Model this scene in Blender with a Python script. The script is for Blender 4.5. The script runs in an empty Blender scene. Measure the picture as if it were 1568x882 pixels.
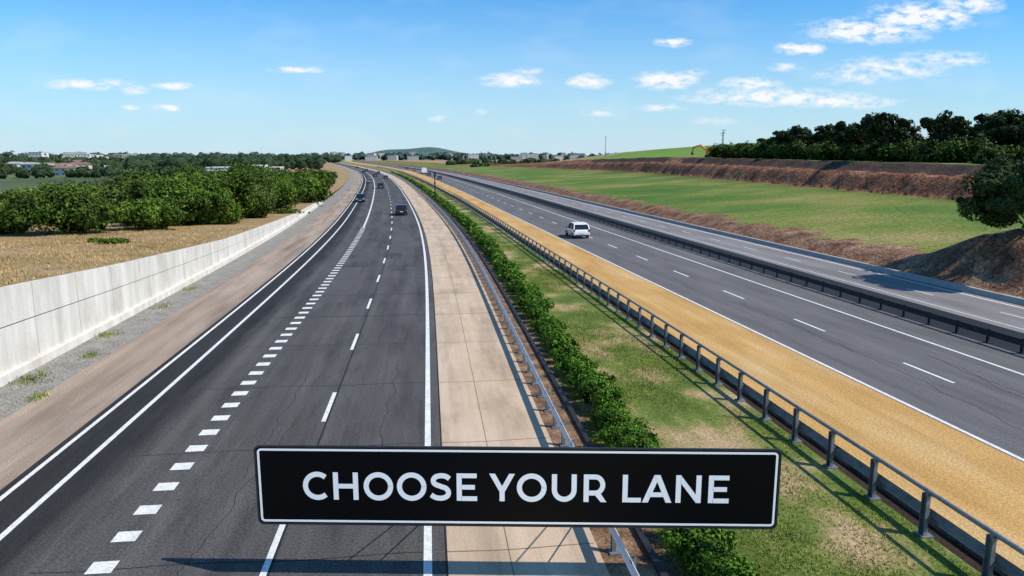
import bpy, bmesh, math, random
import numpy as np
from mathutils import Vector, Matrix
random.seed(4); RNG=np.random.default_rng(7)
scene=bpy.context.scene
rad=math.radians
# ------------------------------------------------------------------ alignment
_yy=np.arange(-60,1701,1.0)
def smooth_table(tab,win=31):
    ys=np.array([t[0] for t in tab],float); xs=np.array([t[1] for t in tab],float)
    v=np.interp(_yy,ys,xs)
    s0=(xs[1]-xs[0])/(ys[1]-ys[0]); v=np.where(_yy<ys[0],xs[0]+s0*(_yy-ys[0]),v)
    p=np.pad(v,win,mode='reflect',reflect_type='odd'); k=np.hanning(2*win+1); k/=k.sum()
    v=np.convolve(p,k,'valid')
    return lambda y: np.interp(y,_yy,v)
REF=smooth_table([(0,-.18),(50,-.18),(75,-.5),(103,-1.45),(150,-4),(223,-8.6),(299,-14.4),(380,-22),(476,-33),(700,-65),(1000,-112),(1500,-190)])
XR=smooth_table([(0,18.6),(19,17.66),(87,14.2),(187,9.3),(300,2.6),(380,-3),(476,-11),(700,-38),(1000,-82),(1500,-155)])
G=smooth_table([(0,12.1),(16,11.7),(35,11.2),(53,10.5),(100,8.6),(150,6.2),(223,1.5),(300,-4),(476,-19),(700,-48),(1000,-95),(1500,-170)],21)
def off(f,d): return lambda y: f(y)+d
YS=np.concatenate([np.arange(-12,120,2.0),np.arange(120,300,5.0),np.arange(300,700,12.0),np.arange(700,1501,40.0)])
# ------------------------------------------------------------------ materials
def newmat(name):
    m=bpy.data.materials.new(name); m.use_nodes=True
    nt=m.node_tree; b=nt.nodes['Principled BSDF']; return m,nt,b
def N(nt,t,**k):
    n=nt.nodes.new(t)
    for a,v in k.items(): setattr(n,a,v)
    return n
def coords(nt,kind,sc):
    if kind=='UV':
        c=N(nt,'ShaderNodeUVMap').outputs[0]
    else:
        c=N(nt,'ShaderNodeTexCoord').outputs['Object']
    mp=N(nt,'ShaderNodeMapping'); mp.inputs['Scale'].default_value=sc
    nt.links.new(c,mp.inputs[0]); return mp.outputs[0]
def noise(nt,vec,scale,detail=4,rough=.6):
    n=N(nt,'ShaderNodeTexNoise'); n.inputs['Scale'].default_value=scale
    n.inputs['Detail'].default_value=detail; n.inputs['Roughness'].default_value=rough
    nt.links.new(vec,n.inputs['Vector']); return n.outputs['Fac']
def ramp(nt,fac,stops):
    r=N(nt,'ShaderNodeValToRGB'); e=r.color_ramp.elements
    while len(e)<len(stops): e.new(.5)
    for i,(p,c) in enumerate(stops):
        e[i].position=p; e[i].color=(*c,1)
    nt.links.new(fac,r.inputs[0]); return r.outputs[0]
def mixc(nt,fac,a,b,mode='MIX'):
    m=N(nt,'ShaderNodeMix',data_type='RGBA',blend_type=mode)
    for i,s in ((0,fac),(6,a),(7,b)):
        if hasattr(s,'links'): nt.links.new(s,m.inputs[i])
        elif i==0: m.inputs[0].default_value=s
        else: m.inputs[i].default_value=(*s,1)
    return m.outputs[2]
def g(v): return (v,v,v)
def surf(name,stops,scale=.5,fine=30,fine_amt=.25,rough=.9,bump=.3,bdist=.02,stretch=(1,1,1),kind='O',spec=.25,streak=None,extra=None,metal=0):
    m,nt,b=newmat(name)
    v=coords(nt,kind,stretch); v1=coords(nt,kind,(1,1,1))
    c=ramp(nt,noise(nt,v,scale),stops)
    f=noise(nt,v1,fine,3,.7)
    fr=ramp(nt,f,[(.3,g(1-fine_amt*1.7)),(.7,g(1))])
    c=mixc(nt,1.0,c,fr,'MULTIPLY')
    if streak:
        s=noise(nt,coords(nt,kind,streak[0]),1,4,.6)
        c=mixc(nt,1.0,c,ramp(nt,s,[(.3,g(streak[1])),(.7,g(1))]),'MULTIPLY')
    if extra: c=extra(nt,c)
    nt.links.new(c,b.inputs['Base Color'])
    b.inputs['Roughness'].default_value=rough; b.inputs['Specular IOR Level'].default_value=spec
    b.inputs['Metallic'].default_value=metal
    if bump:
        bp=N(nt,'ShaderNodeBump'); bp.inputs['Strength'].default_value=bump; bp.inputs['Distance'].default_value=bdist
        nt.links.new(f,bp.inputs['Height']); nt.links.new(bp.outputs[0],b.inputs['Normal'])
    return m
def plain(name,c,rough=.5,metal=0,spec=.5,coat=0):
    m,nt,b=newmat(name)
    v=coords(nt,'O',(1,1,1)); k=noise(nt,v,3,2)
    cc=mixc(nt,1.0,c,ramp(nt,k,[(.3,g(.88)),(.7,g(1))]),'MULTIPLY'); nt.links.new(cc,b.inputs['Base Color'])
    b.inputs['Roughness'].default_value=rough; b.inputs['Metallic'].default_value=metal
    b.inputs['Specular IOR Level'].default_value=spec; b.inputs['Coat Weight'].default_value=coat
    return m
def darklane(nt,c):
    uv=N(nt,'ShaderNodeUVMap'); s=N(nt,'ShaderNodeSeparateXYZ'); nt.links.new(uv.outputs[0],s.inputs[0])
    nz=noise(nt,coords(nt,'UV',(1,.08,1)),1.2)
    ad=N(nt,'ShaderNodeMath',operation='MULTIPLY_ADD'); nt.links.new(nz,ad.inputs[0]); ad.inputs[1].default_value=1.6; nt.links.new(s.outputs[0],ad.inputs[2])
    mr=N(nt,'ShaderNodeMapRange'); mr.inputs[1].default_value=-8.7; mr.inputs[2].default_value=-7.7; nt.links.new(ad.outputs[0],mr.inputs[0])
    dk=mixc(nt,1.0,c,(.34,.345,.365),'MULTIPLY')
    c=mixc(nt,mr.outputs[0],dk,c)
    w=N(nt,'ShaderNodeMath',operation='MULTIPLY'); nt.links.new(s.outputs[0],w.inputs[0]); w.inputs[1].default_value=2*math.pi/1.8
    sn=N(nt,'ShaderNodeMath',operation='SINE'); nt.links.new(w.outputs[0],sn.inputs[0])
    st=ramp(nt,noise(nt,coords(nt,'UV',(.8,.12,1)),1.0,5,.7),[(.36,g(.68)),(.5,g(1)),(.68,g(1.16))])
    c=mixc(nt,1.0,c,st,'MULTIPLY')
    return mixc(nt,1.0,c,ramp(nt,sn.outputs[0],[(0,g(.88)),(1,g(1.0))]),'MULTIPLY')
def stains(nt,c):
    st=ramp(nt,noise(nt,coords(nt,'UV',(.8,.10,1)),1.0,5,.7),[(.36,g(.80)),(.5,g(1)),(.68,g(1.1))])
    return mixc(nt,1.0,c,st,'MULTIPLY')
MAT={}
MAT['asphalt']=surf('asphalt_worn',[(.3,(.122,.112,.105)),(.7,(.175,.162,.152))],.35,16,.42,.9,.5,.012,(1,.25,1),'UV',streak=((2.2,.03,1),.76),extra=darklane)
MAT['asphalt_r']=surf('asphalt_right',[(.3,(.17,.156,.151)),(.7,(.225,.209,.201))],.35,16,.34,.9,.5,.012,(1,.2,1),'UV',streak=((1.6,.03,1),.78),extra=stains)
MAT['asphalt_d']=surf('asphalt_dark',[(.3,(.018,.019,.023)),(.7,(.028,.029,.033))],.5,40,.3,.85,.3,.01,(1,.2,1),'UV')
MAT['asphalt_s']=surf('asphalt_side',[(.3,(.26,.235,.225)),(.7,(.34,.31,.295))],.35,16,.3,.9,.4,.01,(1,.2,1),'UV',streak=((1.2,.03,1),.8),extra=stains)
MAT['patch']=surf('asphalt_patch',[(.3,(.105,.097,.091)),(.7,(.135,.125,.118))],.6,16,.35,.9,.4,.01,(1,.2,1),'UV')
MAT['conc_sh']=surf('concrete_shoulder',[(.3,(.53,.39,.26)),(.5,(.65,.485,.335)),(.7,(.71,.55,.40))],.5,22,.2,.9,.3,.01,(1,.5,1),'UV',streak=((3,.06,1),.86),extra=stains)
MAT['tan_sh']=surf('shoulder_tan',[(.3,(.38,.275,.20)),(.5,(.52,.39,.29)),(.7,(.62,.49,.38))],.5,18,.3,.92,.4,.015,(1,.15,1),'UV',streak=((1.3,.04,1),.66),extra=stains)
MAT['gravel']=surf('gravel',[(.3,(.34,.305,.26)),(.7,(.53,.49,.43))],1.2,10,.5,.95,.9,.05)
MAT['dirt']=surf('dirt',[(.3,(.12,.065,.037)),(.5,(.31,.18,.10)),(.7,(.55,.36,.22))],1.3,12,.45,.95,.9,.05)
MAT['rail_shade']=surf('shaded_soil',[(.3,(.025,.017,.012)),(.7,(.085,.05,.032))],.9,14,.4,.95,.8,.04)  # soil darkened in colour to stand for shadow beside the guardrail
MAT['sand']=surf('sand_shoulder',[(.3,(.64,.345,.10)),(.5,(.77,.445,.15)),(.7,(.82,.55,.25))],.5,12,.28,.95,.8,.05,(1,.25,1),'UV',streak=((1.5,.05,1),.76))
MAT['grass_m']=surf('grass_median',[(.40,(.11,.165,.020)),(.50,(.18,.23,.042)),(.56,(.36,.30,.11)),(.64,(.58,.40,.22))],.36,8,.34,.95,.9,.06,(1,.6,1))
MAT['drygrass']=surf('dry_grass',[(.25,(.26,.20,.06)),(.40,(.44,.295,.12)),(.65,(.58,.39,.20))],.16,5,.42,.95,1,.12)
MAT['field']=surf('field_grass',[(.32,(.09,.19,.017)),(.47,(.15,.24,.03)),(.56,(.27,.29,.055)),(.68,(.42,.34,.12))],.035,2.6,.42,.95,1,.12,(1,1.4,1))
MAT['soil']=surf('red_soil',[(.3,(.17,.07,.035)),(.5,(.42,.21,.115)),(.7,(.62,.39,.24))],.6,4,.55,.95,1,.2)
MAT['cliff']=surf('cut_bank',[(.3,(.17,.06,.03)),(.5,(.42,.17,.08)),(.7,(.64,.32,.17))],.25,1.6,.55,.95,1,.4,(1,1,.4))
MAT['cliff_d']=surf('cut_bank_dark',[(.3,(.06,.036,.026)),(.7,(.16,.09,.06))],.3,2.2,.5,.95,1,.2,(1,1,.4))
MAT['mound']=surf('green_hill',[(.3,(.13,.26,.02)),(.7,(.21,.34,.04))],.05,2,.3,.95,.5,.1)
MAT['farfield']=surf('far_land',[(.33,(.08,.11,.04)),(.46,(.14,.17,.06)),(.54,(.32,.27,.14)),(.7,(.42,.34,.20))],.008,.3,.4,.95,0,.1,(1,.6,1))
MAT['white']=surf('road_paint',[(.3,(.72,.70,.66)),(.6,(.90,.88,.84))],3,14,.24,.7,.15,.005)
MAT['joint']=surf('joint_sealant',[(.3,(.018,.017,.016)),(.7,(.035,.033,.03))],2,30,.2,.8,0)
MAT['joint_l']=surf('slab_joint',[(.3,(.13,.10,.075)),(.7,(.22,.17,.13))],2,30,.2,.9,0)
MAT['wall']=surf('wall_concrete',[(.3,(.68,.61,.52)),(.5,(.80,.735,.64)),(.7,(.86,.80,.71))],.8,20,.12,.9,.3,.01,(1,1,.5),streak=((1.4,1.4,.15),.74))
MAT['conc']=surf('kerb_concrete',[(.3,(.42,.38,.33)),(.7,(.56,.52,.46))],1.5,25,.3,.9,.3,.01)
MAT['steel']=surf('galvanised_steel',[(.3,(.17,.185,.20)),(.7,(.33,.345,.36))],3,20,.25,.45,0,metal=.3,spec=.5)
MAT['steel_l']=surf('steel_light',[(.3,(.78,.76,.72)),(.7,(.90,.88,.84))],3,30,.15,.6,0,metal=0)
MAT['steel_d']=surf('steel_dark',[(.3,(.026,.026,.028)),(.7,(.05,.05,.05))],3,30,.15,.5,0,metal=.2)
MAT['bark']=surf('bark',[(.3,(.05,.035,.022)),(.7,(.12,.09,.06))],3,12,.4,.95,.8,.04)
def leafmat(name,c1,c2,c3,scale=.5,trans=0):
    m,nt,b=newmat(name)
    geo=N(nt,'ShaderNodeNewGeometry')
    ra=ramp(nt,geo.outputs['Random Per Island'],[(0,c1),(.55,c2),(1,c3)])
    nz=noise(nt,coords(nt,'O',(1,1,1)),scale,2)
    c=mixc(nt,1.0,ra,ramp(nt,nz,[(.35,(.55,.50,.58)),(.65,(1.3,1.2,1.1))]),'MULTIPLY')
    nt.links.new(c,b.inputs['Base Color']); b.inputs['Roughness'].default_value=.7; b.inputs['Specular IOR Level'].default_value=.12
    return m
MAT['leaf_bush']=leafmat('bush_leaves',(.026,.062,.006),(.062,.125,.012),(.15,.225,.03),.22)
MAT['leaf_mid']=leafmat('shrub_leaves',(.030,.062,.010),(.06,.105,.018),(.12,.17,.035),.22)
MAT['leaf_hedge']=leafmat('hedge_leaves',(.026,.085,.006),(.065,.17,.012),(.15,.28,.028),1.6)
MAT['leaf_tree']=leafmat('tree_leaves',(.012,.028,.008),(.027,.053,.014),(.065,.10,.026),.22)
MAT['leaf_far']=leafmat('far_leaves',(.03,.06,.024),(.055,.09,.032),(.085,.125,.045),.04)  # softer greens with some distance haze put into the colour
MAT['leaf_haze']=leafmat('hazy_leaves',(.10,.16,.17),(.13,.19,.20),(.16,.22,.22),.02)  # pale bluish tint is aerial haze painted into the leaves
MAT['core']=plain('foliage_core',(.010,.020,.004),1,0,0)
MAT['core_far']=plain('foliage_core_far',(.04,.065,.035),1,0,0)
MAT['blade']=leafmat('grass_blades',(.12,.20,.022),(.20,.28,.04),(.40,.38,.12),.6)
MAT['blade_dry']=leafmat('dry_blades',(.30,.22,.07),(.50,.36,.15),(.64,.48,.25),.6)
# ------------------------------------------------------------------ mesh helpers
def obj_from(name,verts,faces,mats,midx=None,uvs=None,parent=None,smooth=False):
    me=bpy.data.meshes.new(name)
    me.from_pydata([tuple(v) for v in verts],[],[tuple(f) for f in faces])
    for m in mats: me.materials.append(m)
    if midx is not None: me.polygons.foreach_set('material_index',list(midx))
    if uvs is not None:
        uv=me.uv_layers.new(name='UVMap'); li=np.zeros(len(me.loops),int); me.loops.foreach_get('vertex_index',li)
        uv.data.foreach_set('uv',np.asarray(uvs,float)[li].ravel())
    if smooth: me.polygons.foreach_set('use_smooth',[True]*len(me.polygons))
    me.update(); o=bpy.data.objects.new(name,me); scene.collection.objects.link(o)
    if parent: o.parent=parent
    return o
class MB:
    def __init__(s): s.v=[];s.f=[];s.m=[];s.uv=[]
    def quadstrip(s,fa,fb,z,ys,base,mi=0,za=None):
        n=len(s.v)
        for y in ys:
            a=float(fa(y));b=float(fb(y));r=float(base(y))
            zz=z(y) if callable(z) else z; z2=za(y) if za else zz
            s.v+= [(a,y,zz),(b,y,z2)]; s.uv+=[(a-r,y),(b-r,y)]
        for i in range(len(ys)-1):
            k=n+2*i; s.f.append((k,k+1,k+3,k+2)); s.m.append(mi)
    def box(s,c,d,mi=0,rot=0,taper=1):
        n=len(s.v); cx,cy,cz=c; a,b,h=d[0]/2,d[1]/2,d[2]/2; cr,sr=math.cos(rot),math.sin(rot)
        for zz,t in ((-h,1),(h,taper)):
            for x,y in ((-a,-b),(a,-b),(a,b),(-a,b)):
                x*=t;y*=t
                s.v.append((cx+x*cr-y*sr,cy+x*sr+y*cr,cz+zz)); s.uv.append((x,y))
        for f in ((0,3,2,1),(4,5,6,7),(0,1,5,4),(1,2,6,5),(2,3,7,6),(3,0,4,7)):
            s.f.append(tuple(n+i for i in f)); s.m.append(mi)
    def tube(s,pts,r,seg=8,mi=0,cap=True):
        n=len(s.v); P=[Vector([float(q) for q in p]) for p in pts]
        rs=[float(q) for q in r] if isinstance(r,(list,tuple)) else [float(r)]*len(P)
        for i,p in enumerate(P):
            t=(P[min(i+1,len(P)-1)]-P[max(i-1,0)]).normalized()
            u=t.cross(Vector((0,0,1)) if abs(t.z)<.9 else Vector((1,0,0))).normalized(); w=t.cross(u)
            for k in range(seg):
                a=2*math.pi*k/seg; q=p+(u*math.cos(a)+w*math.sin(a))*rs[i]; s.v.append(tuple(q)); s.uv.append((0,0))
        for i in range(len(P)-1):
            for k in range(seg):
                a=n+i*seg+k; b=n+i*seg+(k+1)%seg; s.f.append((a,b,b+seg,a+seg)); s.m.append(mi)
        if cap:
            s.f.append(tuple(n+k for k in range(seg))[::-1]); s.m.append(mi)
            e=n+(len(P)-1)*seg; s.f.append(tuple(e+k for k in range(seg))); s.m.append(mi)
    def extr(s,prof,fx,ys,mi=0):
        n=len(s.v); L=len(prof)
        for y in ys:
            x=float(fx(y))
            for dx,z in prof: s.v.append((x+dx,y,z)); s.uv.append((dx,y))
        for i in range(len(ys)-1):
            for k in range(L-1):
                a=n+i*L+k; s.f.append((a,a+1,a+L+1,a+L)); s.m.append(mi)
    def make(s,name,mats,parent=None,smooth=False): return obj_from(name,s.v,s.f,mats,s.m,s.uv,parent,smooth)
def empty(name,loc=(0,0,0),rz=0):
    e=bpy.data.objects.new(name,None); e.location=loc; e.rotation_euler=(0,0,rz); scene.collection.objects.link(e); return e
# ------------------------------------------------------------------ ground sheet
xs=np.concatenate([[-6000,-3000,-1500],np.arange(-800,801,100),[1500,3000,6000]]); ysg=np.concatenate([[-500,-100],np.arange(0,1500,100),[2000,3000,4500,7000,12000]])
v=[(x,y,-.3) for y in ysg for x in xs]; W=len(xs)
f=[(j*W+i,j*W+i+1,(j+1)*W+i+1,(j+1)*W+i) for j in range(len(ysg)-1) for i in range(W-1)]
obj_from('ground',v,f,[MAT['farfield']])
# ------------------------------------------------------------------ roads
def road(name,parts,base):
    mb=MB(); mats=[]
    for fa,fb,z,m in parts:
        if m not in mats: mats.append(m)
        mb.quadstrip(fa,fb,z,YS,base,mats.index(m))
    return mb.make(name,[MAT[m] for m in mats])
O=lambda d: off(REF,d)
R=lambda d: off(XR,d)
road('highway_road',[(O(-11.65),O(.42),0,'asphalt')],REF)
road('road_shoulder',[(O(-14.7),O(-11.65),0,'tan_sh'),(O(.42),O(3.95),0,'conc_sh')],REF)
road('gravel_verge',[(O(-17.0),O(-14.7),0,'gravel')],REF)
road('median_soil',[(O(3.95),O(5.5),0,'dirt')],REF)
road('median_grass',[(O(5.5),off(G,.12),0,'grass_m')],REF)
road('rail_shadow_strip',[(off(G,.12),off(G,.75),-.12,'rail_shade')],G)  # low soil strip, its dark colour painted in as the guardrail-side shadow
road('sand_verge',[(off(G,.75),R(-.2),.03,'sand')],XR)
road('highway_road_opposite',[(R(-.2),R(10.0),0,'asphalt_r')],XR)
road('asphalt_strip',[(R(10.0),R(13.6),0,'asphalt_d')],XR)
road('side_road',[(R(13.6),R(19.7),0,'asphalt_s')],XR)
# repair patches
mb=MB()
for (f_,d0,d1,y0,y1) in ((REF,-6.9,-5.2,46,61),(REF,-3.3,-1.7,70,92),(REF,-6.8,-3.7,128,150)):
    mb.quadstrip(off(f_,d0),off(f_,d1),.003,np.linspace(y0,y1,8),f_)
mb.make('road_repair_patches',[MAT['patch']])
# markings
mb=MB()
def solid(base,d,w,y0=-12,y1=1500,z=.006):
    ys=YS[(YS>=y0)&(YS<=y1)]; mb.quadstrip(off(base,d-w/2),off(base,d+w/2),z,ys,base)
def dashed(base,d,w,L,P,y0,y1):
    y=y0
    while y<y1:
        mb.quadstrip(off(base,d-w/2),off(base,d+w/2),.010,[y,y+L/2,y+L],base); y+=P
solid(REF,0,.19); solid(REF,-10.2,.17); solid(REF,-11.35,.15)
dashed(REF,-7.2,.56,.5,1.36,8.8,96); solid(REF,-7.2,.24,96)
dashed(REF,-3.58,.15,3.2,9.6,5.4,420)
solid(XR,0,.16); solid(XR,7.4,.16); solid(XR,14.3,.10); solid(XR,18.9,.18)
dashed(XR,3.65,.15,3.0,9.0,8.2,420)
dashed(XR,16.6,.12,2.6,8,20,420)
mb.make('road_markings',[MAT['white']])
# joints and cracks
mb=MB()
for y in list(np.arange(9.3,120,6.5)):
    xa=float(REF(y)); sk=random.uniform(-.25,.25)
    n=20; k=len(mb.v); w=.016 if y<40 else .035
    for i in range(n+1):
        t=i/n; x=xa-8.7+t*12.6; yy=y+sk*t+.05*math.sin(t*17+y)
        mb.v+=[(x,yy-w,.0045),(x,yy+w,.0045)]; mb.uv+=[(0,0)]*2
    for i in range(n): a=k+2*i; mb.f.append((a,a+2,a+3,a+1)); mb.m.append(1 if (i+.5)/n*12.6-8.7>.42 else 0)
mb.quadstrip(O(-3.50),O(-3.44),.0045,YS[YS<260],REF)
mb.quadstrip(O(.40),O(.45),.0045,YS[YS<260],REF)
mb.quadstrip(O(1.86),O(1.88),.0050,YS[YS<200],REF,1)
for s in range(10):
    x0=random.choice([-9.6,-5.4,-1.8,-6.3,-9.2,22.5,19.6]); y0=random.uniform(12,45); k=len(mb.v); x=x0;y=y0;n=34
    for i in range(n+1):
        mb.v+=[(x-.009,y,.0045),(x+.009,y,.0045)]; mb.uv+=[(0,0)]*2; x+=random.uniform(-.09,.1); y+=.35
    for i in range(n): a=k+2*i; mb.f.append((a,a+1,a+3,a+2)); mb.m.append(0)
mb.make('pavement_joints',[MAT['joint'],MAT['joint_l']])
# kerbs
mb=MB(); ysk=YS[YS<700]
mb.extr([(-.10,0),(-.10,.12),(.05,.14),(.05,0)],O(5.1),ysk)
mb.make('median_kerb',[MAT['steel_d']])
mb=MB(); mb.extr([(-.35,0),(-.2,.35),(.1,.35),(.12,0)],R(19.95),ysk); mb.make('side_road_kerb',[MAT['conc']])
mb=MB(); mb.extr([(-.08,-.12),(-.08,.07),(.08,.07),(.08,.03)],off(G,.76),ysk); mb.make('sand_kerb',[MAT['dirt']])
# ------------------------------------------------------------------ guardrails
WB=[(0,0),(.03,.04),(.03,.09),(-.03,.14),(-.03,.17),(.03,.22),(.03,.27),(0,.31)]
def guardrail(name,fx,y0,y1,zb,mat,postmat,top=None,pw=.12,step=2.0,side=1,far_step=6):
    p=empty(name)
    ys=np.concatenate([np.arange(y0,min(y1,160),2.0),np.arange(160,y1,10.0)])
    mb=MB()
    prof=[(side*.11+a,zb+b) for a,b in WB]; mb.extr(prof,fx,ys)
    mb.extr([(a+.004,b) for a,b in prof[::-1]],fx,ys)
    mb.make('beam',[mat],p)
    mb=MB(); y=y0
    while y<min(y1,420):
        x=float(fx(y)); H=(top if top else zb+.33)
        mb.box((x,y,H/2-.05),(.02,pw,H+.1)); mb.box((x-.045,y-pw/2,H/2-.05),(.09,.015,H+.1)); mb.box((x-.045,y+pw/2,H/2-.05),(.09,.015,H+.1))
        mb.box((x+side*.05,y,zb+.16),(.1,.09,.2))
        mb.box((x,y,.02),(.3,.3,.05))
        if top: mb.box((x+.02,y,H+.0),(.13,.15,.12),taper=.8)
        y+=step if y<160 else far_step
    mb.make('posts',[postmat],p)
    if top:
        mb=MB(); mb.tube([(float(fx(y))+.02,y,top+.05) for y in ys],.055,8); mb.make('top_rail',[mat],p,True)
    return p
guardrail('guardrail',O(4.3),-10.4,700,.48,MAT['steel_l'],MAT['steel'],None,step=1.6,side=-1)
guardrail('guardrail',G,-10.9,700,.38,MAT['steel'],MAT['steel'],1.08,pw=.18,step=2.0,side=1)
guardrail('guardrail',R(10.15),-10,700,.38,MAT['steel_d'],MAT['steel_d'],None,step=2.0,side=-1)
# ------------------------------------------------------------------ left wall + terrain
HWt=([-12,30,43,66,110,150,200,260],[4.6,3.85,3.05,1.95,1.0,.6,.3,.1])
HW=lambda y: float(np.interp(y,*HWt))
wp=empty('retaining_wall'); mb=MB(); y=-10.5
while y<150:
    y1=min(y+4.0,150); ya=y+.02; yb=y1-.02
    xa,xb=float(REF(ya))-17.05,float(REF(yb))-17.05
    ha,hb=HW(ya),HW(yb)
    for (l0,l1) in ((0.0,.52),(.535,1.0)):
        za0=.42+(ha-.42)*l0; za1=.42+(ha-.42)*l1; zb0=.42+(hb-.42)*l0; zb1=.42+(hb-.42)*l1
        n=len(mb.v)
        mb.v+=[(xa,ya,za0),(xb,yb,zb0),(xb,yb,zb1),(xa,ya,za1),(xa-.3,ya,za0),(xb-.3,yb,zb0),(xb-.3,yb,zb1),(xa-.3,ya,za1)]; mb.uv+=[(0,0)]*8
        for f in ((0,1,2,3),(3,2,6,7),(4,7,6,5),(0,3,7,4),(1,5,6,2),(0,4,5,1)): mb.f.append(tuple(n+i for i in f)); mb.m.append(0)
    y=y1
mb.make('panels',[MAT['wall']],wp)
ysw=np.arange(-10.5,151,2.0)
mb=MB(); n=0
for i,yy in enumerate(ysw):
    x=float(REF(yy))-17.05; h=HW(yy)
    mb.v+=[(x-.04,yy,.1),(x-.04,yy,max(h-.03,.4)),(x-.26,yy,max(h-.03,.4)),(x-.26,yy,.1)]; mb.uv+=[(0,0)]*4
for i in range(len(ysw)-1):
    for k in range(3): a=i*4+k; mb.f.append((a,a+4,a+5,a+1)); mb.m.append(0)
mb.make('backing',[MAT['steel_d']],wp)
mb=MB(); mb.extr([(.22,0),(.2,.36),(.14,.418),(-.3,.418)],O(-17.05),ysw); mb.make('footing',[MAT['wall']],wp)
def snz(x,y,s=1.0):
    return (np.sin(x*.31*s+1.3)*np.cos(y*.27*s+.4)+.6*np.sin(x*.73*s-y*.51*s+2)+.4*np.cos(x*1.3*s+y*1.1*s))/2
ds=[0,1,3,6,9,12,16,20,25,30,36,44,55,70,100,160,260,400]
yl=np.concatenate([np.arange(-12,150,3.0),np.arange(150,400,10.0),np.arange(400,1501,60.)])
def zleft(d,y):
    h=HW(y); b=np.interp(d,[0,6,16,30,50,90],[1,1.02,1.05,.9,.45,0])*h
    return b+ (.12*snz(d,y) if 1<d<300 else 0)-.06*(d>100)
v=[];
for y in yl:
    for d in ds: v.append((float(REF(y))-17.32-d+(.32 if y>151 and d==0 else 0),y,float(zleft(d,y))-(.02 if d==0 else 0)))
W=len(ds); f=[];mi=[]
for j in range(len(yl)-1):
    for i in range(W-1):
        f.append((j*W+i,(j+1)*W+i,(j+1)*W+i+1,j*W+i+1)); mi.append(0 if ds[i]<40 else 1)
obj_from('embankment_terrain',v,f,[MAT['drygrass'],MAT['farfield']],mi,None,None,True)
# ------------------------------------------------------------------ right terrain
def sst(t): t=min(max(t,0),1); return t*t*(3-2*t)
CB=lambda y: float(np.interp(y,[0,89,255,440,700],[55,56,70,61,59]))
ZT=lambda y: float(np.interp(y,[0,90,255,350,480,650],[7.6,7.8,9.0,7.6,4.5,2.0]))
ZB=lambda y: float(np.interp(y,[0,90,255,440,650],[3.2,3.3,3.6,3.0,1.5]))
def zright(s,y):
    cb=CB(y); zt=ZT(y); zb=ZB(y)
    if s<23.5: z=sst((s-20)/3.6)*1.1
    elif s<cb: z=1.1+(zb-1.1)*((s-23.5)/(cb-23.5))
    else:
        q=s-cb; h=zt-zb
        z=zb+h*float(np.interp(q,[0,3,5.5,8,10],[0,.62,.66,.97,1]))
        z+=7.5*sst((y-225)/70)*sst((q-8)/75)*(1-sst((y-430)/150))
    X=float(XR(y))+s
    bk=sst((X-37.4)/3.6)*sst((y-36)/8)*(1-sst((y-49)/7))*(1-sst((X-60)/15))
    z+= 2.3*bk+ .32*bk*float(snz(X*3,y*3))+.18*bk*float(snz(X*9,y*8))
    if s>21: z+=.10*float(snz(X,y))+ (.35*float(snz(X*2,y*2.5))+.3*float(snz(X*1,y*7)) if cb<s<cb+9 else 0)
    return z
ss=[20.05,20.6,21.2,22,22.8,23.6,24.5,25.5,26.5,28,29.5,31,33,37,42,47,52]
yr=np.concatenate([np.arange(-12,30,1.5),np.arange(30,60,.75),np.arange(60,240,1.5),np.arange(240,330,4.0),np.arange(330,700,12.0),np.arange(700,1501,50.)])
rel=[0,.8,1.6,2.4,3.2,4.2,5.5,7,8,10,14,20,28,38,50,65,85,120,200,350]
v=[];W=len(ss)+len(rel)
for y in yr:
    cb=CB(y); row=[min(s_,cb-1) for s_ in ss]+[cb+r_ for r_ in rel]
    for s_ in row: v.append((float(XR(y))+s_,y,zright(s_,y)))
f=[];mi=[]
for j in range(len(yr)-1):
    y=yr[j]
    for i in range(W-1):
        f.append((j*W+i,j*W+i+1,(j+1)*W+i+1,(j+1)*W+i))
        if i<len(ss)-1:
            s_=ss[i]; X=float(XR(y))+s_
            m=0 if s_<24.2+.9*math.sin(y*.35)+.9*math.sin(y*1.1) else 1
            if X>36.5 and X<45 and 34<y<56: m=0
        elif i==len(ss)-1: m=1
        else:
            q=rel[i-len(ss)]
            if q<5: m=2
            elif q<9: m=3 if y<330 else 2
            else: m=4 if (y<400) else 5
            if 228<y<246 and 5<q<16: m=0
        mi.append(m)
obj_from('field_terrain',v,f,[MAT['soil'],MAT['field'],MAT['cliff'],MAT['cliff_d'],MAT['mound'],MAT['drygrass']],mi,None,None,True)
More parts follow.
